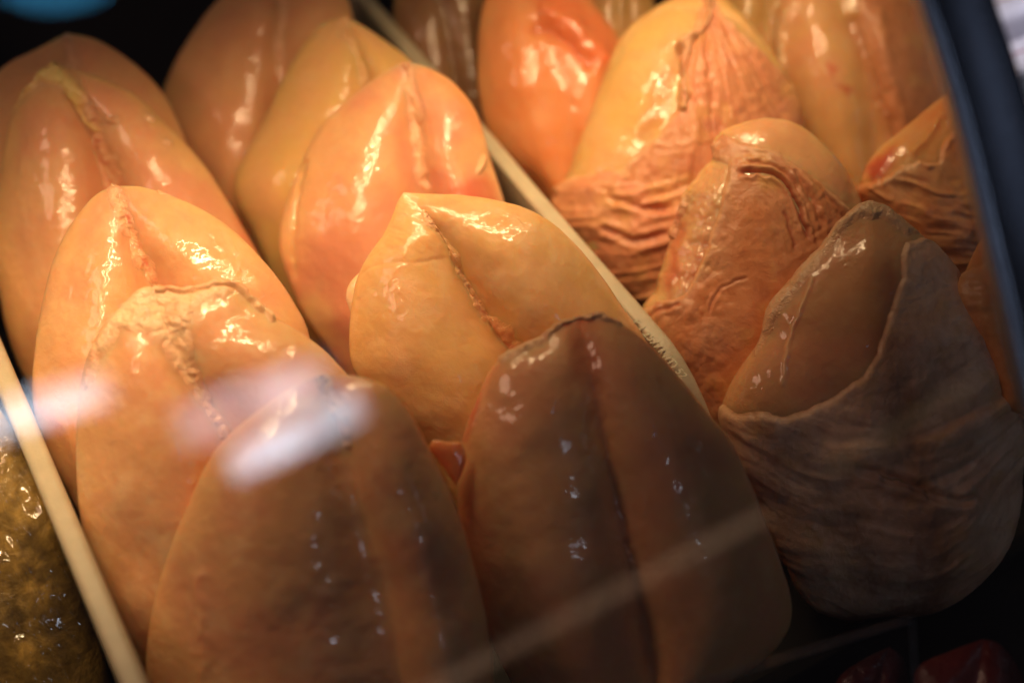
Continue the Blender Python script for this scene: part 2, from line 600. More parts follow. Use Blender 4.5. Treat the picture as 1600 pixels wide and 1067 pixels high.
p = Piece('chicken_breast',
          [(180, 291), (152, 303), (126, 330), (102, 366), (82, 410), (68, 465), (56, 530), (50, 600), (57, 660), (78, 720), (108, 775), (135, 830), (160, 900)],
          [(180, 291), (218, 292), (262, 304), (310, 324), (352, 350), (394, 388), (432, 432), (460, 474), (482, 520), (490, 600), (480, 700), (440, 800), (380, 900)],
          [(180, 291), (194, 335), (212, 385), (234, 430), (250, 475), (262, 560), (270, 700), (275, 900)],
          seed=21, depth=0.012, groove=((0, 0.0), (0.05, 0.16), (0.12, 0.40), (0.25, 0.55), (0.6, 0.45), (1, 0.2)), gw=0.13, palw=(0.5, 0.35))
p.fat([(178, 296), (188, 330), (202, 362), (214, 392), (226, 415), (238, 440)], 13, 7, h=0.0022, name='gristle_strip', redness=0.7, sc=6)
p.fat([(246, 297), (270, 303), (300, 314)], 3.5, 2, h=0.002, name='fat_trim', lumpy=0.2)
tag(p.root, 'glossy skinless breast with red-flecked gristle line, behind the one with rolled fat fold', 'chicken breast', G_FILLET)
L2 = p

p = Piece('chicken_breast',
          [(88, 99), (66, 114), (44, 140), (22, 172), (10, 210), (2, 260), (-6, 330), (-6, 420), (6, 500), (24, 560), (50, 620), (80, 700)],
          [(88, 99), (112, 108), (134, 114), (176, 130), (214, 150), (252, 186), (290, 224), (322, 262), (348, 302), (374, 346), (398, 388), (424, 440), (436, 520), (420, 620), (380, 700)],
          [(88, 99), (112, 150), (138, 195), (155, 240), (172, 290), (188, 370), (200, 480), (205, 700)],
          seed=31, depth=0.018, palw=(0.6, 0.3), groove=((0, 0.0), (0.05, 0.25), (0.13, 0.5), (0.3, 0.6), (1, 0.3)), gw=0.14, yellow=0.5,
          feats=[('crease', [(122, 112), (128, 135), (146, 180)], 5, 0.002), ('stain', [(200, 250), (330, 290), (400, 380), (380, 420), (220, 330)], 24, PINK, 0.5),
                 ('stain', [(360, 330), (390, 360), (410, 400), (380, 390)], 10, RED, 0.5)])
p.film([(86, 92), (104, 108), (120, 125), (134, 148), (136, 172), (152, 190), (165, 212), (150, 214), (128, 192), (112, 160), (92, 140), (68, 134), (40, 155), (22, 172), (10, 200), (14, 172), (38, 140), (62, 112)],
       h=0.0050, rough=0.6, rag=4, col=np.array([0.85, 0.62, 0.22]), wr=(12, 12), name='yellow_fat_cap', pure=True)
p.fat([(138, 175), (150, 205), (162, 235), (168, 262), (176, 290)], 15, 14, h=0.0034, name='gristle_strip', redness=0.75, sc=7)
for q, r in (((232, 185), 7), ((175, 190), 6), ((262, 221), 5)):
    p.fat([(q[0] - 4, q[1]), (q[0] + 4, q[1] + 3)], r, r, h=0.003, name='fat_blob', lumpy=0.3)
tag(p.root, 'skinless breast with a yellow fat cap on its pointed tip at the left edge', 'chicken breast', G_FILLET)
L3 = p

p = Piece('chicken_breast',
          [(104, 52), (56, 78), (6, 104), (-40, 160), (-62, 260), (-60, 360), (-40, 460)],
          [(104, 52), (150, 62), (200, 92), (240, 128), (266, 166), (292, 230), (305, 320), (300, 460)],
          [(104, 52), (110, 90), (116, 150), (124, 260), (130, 460)], z=0.14, depth=0.03,
          seed=41, nt=110, ns=110, palw=(0.4, 0.2), groove=((0, 0), (0.15, 0.2), (1, 0.3)))
p.fat([(104, 62), (110, 85), (114, 110)], 9, 8, h=0.003, name='gristle_strip')
tag(p.root, 'dim blurred breast behind the one with the yellow fat cap, rearmost at the far left', 'chicken breast', G_FILLET)

p = Piece('chicken_breast',
          [(440, -70), (380, -34), (330, 12), (294, 62), (266, 112), (251, 160), (258, 220), (290, 300), (330, 380), (370, 460)],
          [(440, -70), (500, -50), (538, -10), (552, 30), (570, 100), (580, 200), (570, 320), (530, 460)],
          [(440, -70), (440, 0), (437, 80), (440, 160), (442, 460)], z=0.145, depth=0.02,
          seed=51, nt=120, ns=120, palw=(0.3, 0.2), groove=((0, 0), (0.1, 0.2), (0.5, 0.3), (1, 0.2)))
p.fat([(440, -40), (440, 20), (438, 90)], 6, 7, h=0.002, name='fat_strip')
tag(p.root, 'dull brown blurred breast with a pale vertical seam, rearmost at the top edge', 'chicken breast', G_FILLET)

p = Piece('chicken_breast',
          [(536, 27), (502, 38), (468, 78), (440, 128), (414, 186), (386, 238), (368, 276), (370, 316), (394, 362), (420, 420), (450, 480), (490, 560)],
          [(536, 27), (562, 38), (602, 64), (642, 96), (672, 140), (692, 220), (690, 330), (670, 440), (620, 560)],
          [(536, 27), (550, 60), (562, 95), (570, 130), (575, 200), (570, 560)], z=0.148, depth=0.02,
          seed=61, nt=150, ns=150, pal=(YELLOW * 0.95, PEACH, PALE), palw=(0.6, 0.2), groove=((0, -0.05), (0.06, 0.15), (0.2, 0.3), (1, 0.3)))
p.fat([(535, 28), (542, 55), (556, 85), (566, 125)], 12, 5, h=0.003, name='fat_strip', col=YELLOW, lumpy=0.5, redness=0.05)
tag(p.root, 'yellowish blurred breast right behind the pink one that touches the divider', 'chicken breast', G_FILLET)

p = Piece('chicken_breast',
          [(634, 97), (602, 112), (560, 142), (512, 184), (484, 226), (458, 286), (441, 336), (436, 385), (451, 436), (478, 498), (520, 558), (560, 620), (600, 720)],
          [(634, 97), (664, 104), (702, 124), (732, 156), (751, 192), (764, 242), (778, 284), (792, 330), (800, 400), (790, 500), (760, 600), (700, 720)],
          [(634, 97), (643, 160), (650, 215), (656, 260), (667, 305), (690, 400), (700, 520), (690, 720)],
          seed=71, depth=0.012, pal=(PEACH, PINK * 0.98, PALE), palw=(1.0, 0.25), groove=((0, -0.05), (0.05, 0.15), (0.15, 0.36), (0.4, 0.42), (1, 0.3)), gw=0.13,
          feats=[('crease', [(480, 245), (466, 300), (460, 370), (459, 440)], 5, 0.0022, YELLOW, 0.3),
                 ('stain', [(665, 108), (720, 130), (760, 210), (740, 200), (700, 140)], 12, ORANGE, 0.6),
                 ('stain', [(700, 300), (760, 270), (790, 330), (740, 330)], 10, RED, 0.6),
                 ('stain', [(500, 330), (620, 300), (640, 420), (560, 470), (480, 420)], 40, PINK * 0.92, 0.7)])
p.fat([(634, 100), (640, 135), (648, 180), (652, 220), (655, 245), (660, 275), (668, 305)], 9, 7, h=0.0026, name='fat_strip', redness=0.2)
p.fat([(745, 268), (752, 258), (757, 246)], 7, 6, h=0.004, name='fat_blob', lumpy=0.3)
tag(p.root, 'pink skinless breast with a white fat strip down its middle, touching the divider', 'chicken breast', G_FILLET)

p = Piece('chicken_breast',
          [(630, 301), (622, 314), (612, 340), (598, 368), (578, 396), (560, 430), (549, 480), (545, 530), (550, 572), (570, 606), (604, 648), (650, 690), (690, 750), (730, 830), (770, 930)],
          [(630, 301), (664, 303), (722, 305), (782, 314), (832, 330), (872, 356), (912, 396), (946, 440), (974, 482), (1004, 524), (1032, 580), (1050, 660), (1050, 760), (1030, 860), (990, 930)],
          [(630, 301), (662, 333), (692, 372), (714, 418), (742, 468), (774, 520), (806, 560), (840, 640), (870, 780), (880, 930)],
          seed=83, depth=0.0, pal=(YELLOW * 0.6 + PEACH * 0.4, PEACH, PALE), palw=(0.6, 0.5), groove=((0, -0.1), (0.05, 0.0), (0.12, 0.3), (0.25, 0.52), (1, 0.4)), gw=0.12,
          feats=[('crease', [(560, 432), (600, 414), (650, 412), (700, 405)], 3, 0.0005), ('crease', [(706, 398), (724, 432), (752, 482), (790, 545)], 4, 0.0016),
                 ('stain', [(700, 312), (720, 320), (700, 328), (655, 318)], 5, ORANGE, 0.35),
                 ('disp', lambda G, P: 0.0004 * ridged(np.stack([(G[..., 0] * 0.95 + G[..., 1] * 0.3) / 34, (G[..., 1] * .95 - G[..., 0] * .35) / 8], -1), 2, 4) * sstep(-6, 12, sd_poly(G, [(632, 305), (668, 340), (706, 400), (650, 408), (592, 405), (602, 365)])))])
p.fat([(664, 338), (690, 370), (708, 400), (724, 436), (748, 480)], 7, 6, h=0.002, name='gristle_strip', redness=0.3, sc=5)
p.fat([(745, 478), (768, 500), (790, 525), (815, 550)], 9, 15, h=0.0024, name='meat_scrap', redness=0.7, col=ORANGE * 0.6 + FATC * 0.4, sc=7)
tag(p.root, 'pale golden skinless breast with a sharp glossy tip and a beaded gristle seam', 'chicken breast', G_FILLET)
R1 = p
# scrap of fat that sticks out on its left flank
q = Piece('fat_flap', [(584, 412), (560, 428), (545, 446), (541, 466), (548, 486), (556, 500)], [(584, 412), (592, 430), (594, 450), (590, 470), (578, 490), (556, 500)],
          [(584, 412), (575, 430), (569, 450), (566, 470), (556, 500)], seed=84, nt=50, ns=50, pal=(FATC, FATC, PEACH), groove=((0, 0), (1, 0)), lump=0.6, thick=0.5, depth=0.062)
q.body.parent = R1.root
q.body.matrix_parent_inverse = Matrix()
q.body.location = Vector(q.root.location) - R1.root.location
q.body.name = 'fat_flap'
bpy.data.objects.remove(q.root)

p = Piece('chicken_breast',
          [(905, 495), (876, 503), (842, 528), (800, 548), (768, 576), (746, 622), (726, 672), (716, 732), (716, 800), (728, 870), (752, 960), (785, 1040), (830, 1110), (880, 1150)],
          [(905, 495), (938, 491), (972, 506), (1020, 543), (1062, 590), (1102, 640), (1138, 684), (1166, 740), (1192, 805), (1216, 870), (1236, 935), (1230, 985), (1190, 1032), (1120, 1080), (1010, 1150)],
          [(905, 495), (918, 560), (934, 640), (954, 740), (980, 850), (1003, 950), (1020, 1050), (1000, 1150)],
          seed=95, lean=40, depth=0.0, groove=((0, 0), (0.08, 0.03), (0.25, 0.14), (0.45, 0.2), (1, 0.2)), gw=0.12, pal=(PEACH, PINK, PALE), palw=(0.5, 0.3), pw=2.6,
          feats=[('crease', [(925, 580), (940, 660), (960, 760), (983, 860), (1003, 960), (1015, 1060)], 9, 0.0012, RED * 0.7, 0.4), ('stain', [(890, 520), (930, 520), (945, 590), (890, 600)], 16, RED * 0.8, 0.5),
                 ('stain', [(740, 600), (760, 580), (745, 660), (728, 690)], 8, RED, 0.7)])
p.fat([(775, 565), (812, 546), (845, 528), (878, 505), (905, 497), (940, 494), (965, 504)], 9, 8, h=0.002, name='fat_rim', lumpy=0.9, redness=0.3)
p.fat([(975, 850), (990, 880), (1002, 910)], 5, 4, h=0.0014, name='gristle_strip', redness=0.8)
tag(p.root, 'large shaded skinless breast at the bottom centre, crossed by a tan reflected streak', 'chicken breast', G_FILLET)
R0 = p
# small orange scrap wedged between the two front pieces
q = Piece('meat_scrap', [(676, 688), (672, 700), (684, 718), (700, 740), (712, 760)], [(676, 688), (700, 690), (722, 692), (728, 720), (712, 760)], [(676, 688), (694, 700), (706, 722), (712, 760)],
          seed=96, nt=40, ns=40, pal=(ORANGE, ORANGE, FATC), groove=((0, 0), (1, 0)), thick=0.5, depth=0.055)
tag(q.root, 'small orange scrap of meat wedged between the two shaded front breasts', 'meat scrap')

# ---------------------------------------------------------------- skin-on pieces, right tray
GS = G_SKIN


def folds_front(G):
    x, y = G[..., 0], G[..., 1]
    dx = x - 1410
    yc = y + np.where(dx < 0, 0.0011, 0.0040) * dx * dx + 14 * noise(G / 110, 5)
    v = yc / 24.0 + 1.0 * fbm(G / 100, 2, 6)
    u = x / 300.0
    r = ridged(np.stack([u, v * 0.9], -1), 2, 7)
    fine = ridged(np.stack([x / 90.0, yc / 12.0], -1), 2, 17)
    k = sstep(610, 700, yc)
    am = np.clip(0.75 + 1.1 * fbm(G / 80, 3, 91), 0.1, 1.5)
    puff = np.abs(noise(np.stack([u * 0.8, v * 0.8 + 3], -1), 71))
    soft = fbm(np.stack([x / 60.0, y / 140.0], -1), 2, 44)
    return (0.0046 * puff * am + 0.0009 * r * am + 0.0006 * fine) * k + (0.0016 * soft + 0.0002 * fine) * (1 - k)


p = Piece('chicken_breast',
          [(1360, 317), (1334, 325), (1310, 350), (1284, 386), (1250, 420), (1216, 458), (1197, 490), (1186, 532), (1160, 570), (1141, 602), (1128, 640), (1140, 682), (1160, 735), (1190, 780), (1210, 830), (1234, 882), (1262, 932), (1310, 958), (1390, 962)],
          [(1360, 317), (1394, 329), (1430, 358), (1464, 390), (1490, 420), (1512, 458), (1532, 490), (1562, 532), (1582, 584), (1592, 650), (1592, 720), (1584, 800), (1560, 866), (1512, 920), (1450, 950), (1390, 962)],
          [(1360, 317), (1384, 400), (1392, 500), (1390, 600), (1384, 700), (1380, 820), (1390, 962)],
          seed=105, lean=40, nt=300, ns=280, groove=((0, -0.12), (0.2, -0.1), (0.5, -0.05), (1, 0)), gw=0.22, depth=0.0, pw=2.1, palw=(0.5, 0.3),
          feats=[('ridge', [(1270, 440), (1250, 500), (1236, 545), (1228, 600)], 4, 0.0012, FATC, 0.6), ('stain', [(1400, 440), (1405, 500), (1370, 560), (1385, 420)], 20, RED * 0.7, 0.5)])
p.film([(1358, 300), (1395, 320), (1440, 365), (1415, 372), (1375, 345), (1340, 345), (1310, 375), (1270, 430), (1240, 470), (1218, 505), (1200, 540), (1190, 560), (1180, 560), (1195, 480), (1250, 410), (1300, 350)],
       h=0.0018, col=FATC * 0.95, rag=5, rough=0.5, name='fat_rim')
p.skin([(1100, 632), (1135, 632), (1160, 644), (1196, 640), (1228, 648), (1264, 640), (1310, 616), (1346, 590), (1368, 556), (1382, 505), (1398, 458), (1406, 440), (1402, 405), (1412, 380), (1440, 372), (1480, 372), (1520, 380), (1700, 450), (1700, 1100), (1050, 1100)],
       h=0.0022, roll=0.0009, folds=folds_front, rag=5, creases=[([(1330, 722), (1400, 742), (1470, 770), (1520, 770)], 6, 0.003, 0.0)], amt=0.25,
       label='loose wrinkled skin gathered in folds like drapery', col=np.array([0.80, 0.56, 0.41]))
tag(p.root, 'large breast with its skin pulled down in long loose folds, nearest the dark post', 'chicken breast', GS)
SF = p


def folds_mid(G):
    x, y = G[..., 0], G[..., 1]
    d0, a0 = dist_line(G, [(1150, 262), (1200, 262), (1240, 292), (1262, 345), (1275, 400)])
    r = ridged(np.stack([a0 * 2.2, (d0 * np.sign(y - 250 - 0.8 * (x - 1180))) / 16.0 + 0.3 * noise(G / 30, 3)], -1), 2, 8)
    k = np.exp(-(d0 / 48) ** 2)
    # radiating folds on the right flank
    ang = np.arctan2(y - 470, x - 1120)
    rr = ridged(np.stack([np.hypot(x - 1120, y - 470) / 140, ang * 15], -1), 2, 19)
    k2 = sstep(1215, 1262, x) * sstep(560, 420, y)
    return 0.0014 * r * k + 0.0007 * rr * k2


p = Piece('chicken_breast',
          [(1196, 184), (1160, 192), (1130, 204), (1113, 224), (1112, 248), (1095, 270), (1070, 302), (1058, 332), (1046, 380), (1032, 420), (1020, 458), (1002, 484), (1004, 520), (1022, 570), (1050, 640), (1100, 740)],
          [(1196, 184), (1232, 189), (1262, 204), (1292, 230), (1322, 266), (1345, 312), (1362, 370), (1372, 450), (1370, 560), (1340, 660), (1270, 740)],
          [(1196, 184), (1186, 240), (1176, 320), (1168, 420), (1170, 540), (1190, 740)],
          seed=115, nt=300, ns=260, depth=0.004, groove=((0, -0.05), (1, -0.05)), gw=0.3, palw=(0.5, 0.4), yellow=0.5,
          feats=[('stain', [(1040, 430), (1055, 330), (1075, 310), (1060, 430), (1050, 470)], 10, RED, 0.6), ('stain', [(1090, 400), (1110, 370), (1100, 440), (1080, 455)], 10, RED, 0.35),
                 ('disp', lambda G, P: 0.0016 * fbm(G / 17, 3, 77) * sstep(1150, 1120, G[..., 0]))])
p.fat([(1072, 312), (1062, 340), (1050, 372)], 8, 6, h=0.003, name='fat_strip', redness=0.5)
p.skin([(1111, 225), (1128, 206), (1146, 216), (1176, 230), (1216, 238), (1252, 262), (1288, 290), (1330, 330), (1420, 350), (1420, 900), (930, 900), (980, 500), (1002, 482), (1040, 468), (1068, 460), (1086, 438), (1102, 395), (1122, 335), (1136, 288), (1138, 262), (1112, 252)],
       h=0.0020, roll=0.0012, folds=folds_mid, rag=5, amt=0.6,
       creases=[([(1148, 277), (1180, 276), (1208, 280), (1226, 292), (1240, 318), (1251, 352), (1262, 392)], 3.2, 0.003, 0.9),
                ([(1160, 258), (1200, 262), (1232, 282), (1250, 316)], 3, 0.0018, 0.2), ([(1240, 268), (1262, 310), (1285, 362)], 4, 0.002, 0.3),
                ([(1262, 280), (1300, 322), (1330, 372)], 4, 0.002, 0.2), ([(1222, 330), (1232, 362), (1242, 400)], 2.4, 0.001, 0.6),
                ([(1010, 506), (1040, 482), (1070, 474)], 3, 0.0016, 0.4), ([(1110, 490), (1130, 450), (1175, 430)], 2, 0.0008, 0.2)],
       label='leathery yellow pink skin drawn over the front with dark red creases')
tag(p.root, 'breast wholly draped in skin with thin dark red creases, right of the divider', 'chicken breast', GS)


def folds_twist(G):
    x, y = G[..., 0], G[..., 1]
    # pile of folds at lower left, sweeping right
    yc = y + 0.10 * (x - 960) + 0.0014 * (x - 960) ** 2 + 8 * noise(G / 50, 2)
    r = ridged(np.stack([x / 120.0, yc / 23.0], -1), 2, 44)
    k = sstep(262, 300, y)
    # lengthwise pulls under the twist
    ang = np.arctan2(x - 1095, y + 20)
    r2 = ridged(np.stack([ang * 14, np.hypot(x - 1095, y + 20) / 120], -1), 2, 54)
    return 0.0034 * r * k + 0.0018 * r2 * (1 - k)


p = Piece('chicken_breast',
          [(1092, -10), (1045, 0), (1004, 26), (968, 60), (946, 110), (925, 170), (905, 222), (888, 270), (872, 298), (870, 332), (884, 372), (918, 412), (958, 450), (1000, 478), (1030, 540)],
          [(1092, -10), (1128, -4), (1162, 24), (1192, 60), (1218, 100), (1240, 150), (1247, 188), (1258, 260), (1262, 350), (1230, 450), (1130, 540)],
          [(1092, -10), (1088, 60), (1078, 130), (1066, 200), (1055, 290), (1055, 400), (1075, 540)],
          seed=125, nt=260, ns=240, depth=0.008, groove=((0, -0.1), (0.3, -0.08), (1, 0)), gw=0.18, pal=(YELLOW, PEACH, PALE), palw=(0.6, 0.3), yellow=0.6,
          feats=[('stain', [(1030, 120), (1058, 100), (1055, 180), (1000, 225), (1010, 170)], 14, ORANGE * 0.7, 0.6)])
p.film([(1092, -30), (1125, -10), (1160, 20), (1195, 70), (1185, 72), (1140, 30), (1100, 20), (1040, 25), (1000, 50), (975, 80), (960, 110), (945, 112), (965, 60), (1005, 20)],
       h=0.0016, col=YELLOW * 1.05, rag=3, rough=0.2, name='fat_rim')
p.skin([(1088, -30), (1092, 20), (1082, 50), (1066, 72), (1060, 92), (1062, 140), (1056, 178), (1036, 204), (1004, 232), (972, 262), (940, 264), (900, 272), (860, 290), (820, 340), (880, 600), (1320, 600), (1320, 160), (1250, 140), (1205, 95), (1160, 50), (1130, 20), (1116, -20)],
       h=0.0020, roll=0.0014, folds=folds_twist, rag=6, amt=0.75, wrinkle=0.0010, col2=np.array([0.70, 0.27, 0.15]),
       creases=[([(1102, 60), (1104, 120), (1112, 200)], 4, 0.002, 0.1), ([(950, 300), (1000, 318), (1055, 322)], 5, 0.003, 0.3), ([(940, 350), (1000, 368), (1050, 352)], 5, 0.003, 0.4)],
       label='skin twisted to a cord at the top and heaped in folds below')
p.fat([(1108, -10), (1106, 25), (1096, 50), (1080, 72), (1074, 100), (1072, 140), (1070, 170)], 10, 11, h=0.0125, name='twisted_skin_ridge', col=np.array([0.72, 0.42, 0.26]), lumpy=0.5, redness=0.3)
p.fat([(1080, 66), (1070, 80)], 17, 15, h=0.0150, name='skin_knot', col=np.array([0.78, 0.47, 0.28]), lumpy=0.3, redness=0.2)
tag(p.root, 'breast whose skin twists to a cord on top and heaps in folds below', 'chicken breast', GS)

p = Piece('chicken_breast',
          [(820, -75), (775, -35), (752, 20), (746, 80), (747, 140), (760, 200), (790, 252), (836, 300), (866, 340), (890, 440)],
          [(820, -75), (885, -45), (935, 15), (966, 60), (985, 120), (985, 200), (975, 300), (940, 440)],
          [(820, -75), (838, 0), (850, 60), (872, 120), (890, 200), (910, 440)],
          seed=135, nt=120, ns=120, z=0.15, depth=0.01, pal=(ORANGE * 0.75 + PEACH * 0.25, ORANGE, PEACH), palw=(0.7, 0.3), groove=((0, 0), (1, 0.05)),
          feats=[('crease', [(830, 40), (880, 62), (930, 110)], 9, 0.004, RED, 0.5), ('stain', [(830, -60), (960, 30), (980, 120), (900, 90), (840, 30)], 18, RED * 0.6 + ORANGE * 0.5, 0.7),
                 ('ridge', [(850, 15), (900, 45), (950, 95)], 14, 0.004)])
tag(p.root, 'smooth bright orange blurred breast just past the divider at the top', 'chicken breast', GS)

p = Piece('chicken_breast',
          [(1290, -70), (1240, -40), (1216, 10), (1212, 60), (1218, 120), (1236, 180), (1262, 250), (1300, 300), (1340, 420)],
          [(1290, -70), (1370, -50), (1430, -5), (1458, 60), (1474, 130), (1480, 220), (1470, 320), (1430, 420)],
          [(1290, -70), (1312, 0), (1344, 100), (1366, 200), (1380, 420)],
          seed=145, nt=130, ns=130, z=0.15, depth=0.012, pal=(PEACH * 0.5 + YELLOW * 0.5, PINK, PALE), palw=(0.5, 0.3), groove=((0, 0), (0.4, 0.1), (1, 0.2)),
          feats=[('crease', [(1330, 20), (1356, 100), (1376, 160), (1400, 230)], 14, 0.003, RED * 0.8, 0.45), ('ridge', [(1240, 5), (1222, 50), (1224, 110)], 6, 0.0025, FATC, 0.7),
                 ('ridge', [(1370, 30), (1385, 110), (1410, 200)], 10, 0.003), ('stain', [(1290, 100), (1310, 108), (1300, 125)], 5, RED, 0.7), ('stain', [(1308, 135), (1332, 138), (1320, 152)], 5, RED, 0.7)])
p.skin([(1330, -80), (1340, 40), (1362, 110), (1385, 180), (1400, 240), (1400, 500), (1600, 500), (1600, -80)], folds=None, amt=0.4, h=0.002)
tag(p.root, 'tan blurred breast with two small red spots, behind the creased skin one', 'chicken breast', GS)

p = Piece('chicken_breast',
          [(1190, -95), (1150, -50), (1130, 10), (1130, 80), (1150, 160), (1190, 300)],
          [(1190, -95), (1240, -70), (1270, -10), (1285, 60), (1290, 160), (1270, 300)],
          [(1190, -95), (1195, 0), (1205, 120), (1230, 300)], seed=155, nt=80, ns=80, z=0.15, depth=0.03, pal=(YELLOW * 0.8, PEACH, PALE))
tag(p.root, 'brownish yellow blurred breast peeping out right of the twisted cord of skin', 'chicken breast', GS)

p = Piece('chicken_breast',
          [(965, -75), (930, -50), (915, 0), (920, 60), (940, 140), (960, 250)], [(965, -75), (1000, -50), (1020, 0), (1030, 60), (1020, 140), (1000, 250)], [(965, -75), (970, 0), (975, 100), (980, 250)],
          seed=157, nt=70, ns=70, z=0.14, depth=0.045, pal=(YELLOW * 0.7, PEACH, YELLOW))
tag(p.root, 'sliver of a dull yellow breast at the top edge, right of the bright orange one', 'chicken breast', GS)

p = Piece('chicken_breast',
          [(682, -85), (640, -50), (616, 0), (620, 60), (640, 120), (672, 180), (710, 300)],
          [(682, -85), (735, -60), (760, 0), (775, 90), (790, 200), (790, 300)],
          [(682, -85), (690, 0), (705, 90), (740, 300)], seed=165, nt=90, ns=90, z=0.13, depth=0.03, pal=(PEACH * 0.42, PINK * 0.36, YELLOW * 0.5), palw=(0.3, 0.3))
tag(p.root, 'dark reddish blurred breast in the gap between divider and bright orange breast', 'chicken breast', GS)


def folds_e(G):
    x, y = G[..., 0], G[..., 1]
    yc = y - 0.25 * (x - 1440) + 0.0022 * (x - 1440) ** 2 + 8 * noise(G / 50, 2)
    return 0.0028 * ridged(np.stack([x / 100.0, yc / 21.0], -1), 2, 64) * sstep(255, 300, yc)


p = Piece('chicken_breast',
          [(1492, 138), (1464, 158), (1430, 186), (1396, 214), (1372, 234), (1352, 262), (1344, 292), (1366, 330), (1410, 376), (1456, 424), (1490, 470), (1520, 540)],
          [(1492, 138), (1532, 150), (1566, 200), (1588, 280), (1596, 360), (1594, 440), (1580, 540)],
          [(1492, 138), (1490, 200), (1485, 280), (1500, 380), (1550, 540)],
          seed=175, nt=200, ns=190, depth=0.010, pal=(ORANGE * 0.5 + YELLOW * 0.5, ORANGE, PALE), palw=(0.6, 0.2), groove=((0, -0.05), (1, 0)),
          feats=[('stain', [(1350, 262), (1400, 232), (1395, 262), (1365, 285)], 9, RED, 0.9), ('ridge', [(1472, 180), (1452, 215), (1428, 240)], 6, 0.002)])
p.skin([(1330, 286), (1380, 282), (1410, 262), (1440, 252), (1468, 252), (1474, 224), (1486, 205), (1520, 205), (1650, 230), (1650, 650), (1320, 650)],
       h=0.0022, roll=0.003, folds=folds_e, rag=7, amt=0.9, col=np.array([0.72, 0.38, 0.17]), label='orange skin crumpled into thick folds')
tag(p.root, 'bright orange breast in crumpled skin, half hidden by the dark post', 'chicken breast', GS)

p = Piece('chicken_breast',
          [(1560, 350), (1530, 380), (1508, 425), (1498, 460), (1512, 500), (1540, 550), (1570, 640)],
          [(1560, 350), (1600, 365), (1635, 420), (1650, 500), (1650, 560), (1630, 640)],
          [(1560, 350), (1570, 420), (1585, 520), (1600, 640)], seed=185, nt=100, ns=100, depth=0.006, pal=(ORANGE * 0.6 + YELLOW * 0.4, ORANGE, PALE), lump=1.2)
p.skin([(1480, 430), (1530, 415), (1580, 380), (1700, 380), (1700, 700), (1480, 700)], folds=lambda G: 0.001 * ridged(G / np.array([50, 13]), 2, 5), amt=0.9, col=np.array([0.72, 0.38, 0.17]))
tag(p.root, 'corner of an orange breast squeezed between the largest folded one and the post', 'chicken breast', GS)


# ---------------------------------------------------------------- trays, case and the rest
def plain(name, col, rough=0.5, bump=0.0003, bscale=300, var=0.12, sss=0.0, coat=0.0, metallic=0.0):
    m, nt, b = new_mat(name)
    L = nt.links.new
    tc = nd(nt, 'ShaderNodeTexCoord')
    n1 = nd(nt, 'ShaderNodeTexNoise', Scale=float(bscale) / 6, Detail=5.0)
    L(tc.outputs['Object'], n1.inputs['Vector'])
    cr = nt.nodes.new('ShaderNodeValToRGB')
    cr.color_ramp.elements[0].position, cr.color_ramp.elements[1].position = 0.3, 0.7
    cr.color_ramp.elements[0].color = (*[c * (1 - var) for c in col], 1)
    cr.color_ramp.elements[1].color = (*[min(1, c * (1 + var)) for c in col], 1)
    L(n1.outputs['Fac'], cr.inputs['Fac'])
    L(cr.outputs['Color'], b.inputs['Base Color'])
    b.inputs['Roughness'].default_value = rough
    b.inputs['Metallic'].default_value = metallic
    b.inputs['Subsurface Weight'].default_value = sss
    b.inputs['Subsurface Scale'].default_value = 0.004
    b.inputs['Coat Weight'].default_value = coat
    n2 = nd(nt, 'ShaderNodeTexNoise', Scale=float(bscale), Detail=4.0)
    L(tc.outputs['Object'], n2.inputs['Vector'])
    bp = nd(nt, 'ShaderNodeBump', Strength=1.0, Distance=bump)
    L(n2.outputs['Fac'], bp.inputs['Height'])
    L(bp.outputs[0], b.inputs['Normal'])
    return m


CREAM = plain('cream_plastic', (0.52, 0.43, 0.29), 0.38, 0.0003, 500, 0.08, sss=0.2)
BLACKP = plain('black_plastic', (0.003, 0.003, 0.003), 0.85)
DARKFLOOR = plain('tray_floor_plastic', (0.008, 0.006, 0.005), 0.7)
STEEL = plain('navy_steel', (0.11, 0.13, 0.17), 0.252, 0.00005, 900, 0.10, metallic=0.9)
STEELL = plain('painted_edge_highlight', (0.50, 0.58, 0.72), 0.4, 0.0001, 900, 0.08, metallic=0.6)  # pale tone paints the highlight along the post's left bevel

RIM = 0.07


def bar(name, a, b, prof, mat, parent=None, nseg=60, wobble=0.0, origin=None, drop=0.0):
    """sweep a closed profile [(across, up)] from a to b"""
    a, b = np.array(a, float), np.array(b, float)
    ax = (b - a) / np.linalg.norm(b - a)
    side = np.cross(ax, Z)
    side /= np.linalg.norm(side)
    upv = np.cross(side, ax)
    prof = np.array(prof)
    V = []
    for k in range(nseg + 1):
        c = a + (b - a) * k / nseg
        wv = wobble * noise(np.array([[k / 9.0, 0.0]]), 5)[0]
        dr = drop * max(0.0, 1 - k / (nseg * 0.09)) ** 2
        V.append(c + (prof[:, :1] + wv) * side + (prof[:, 1:] - dr * (prof[:, 1:] > -0.1)) * upv)
    V = np.vstack(V)
    n = len(prof)
    F = []
    for k in range(nseg):
        for j in range(n):
            F.append([k * n + j, k * n + (j + 1) % n, (k + 1) * n + (j + 1) % n, (k + 1) * n + j])
    F.append(list(range(n))[::-1])
    F.append([nseg * n + j for j in range(n)])
    return mesh_obj(name, V, F, mat, parent, origin=origin)


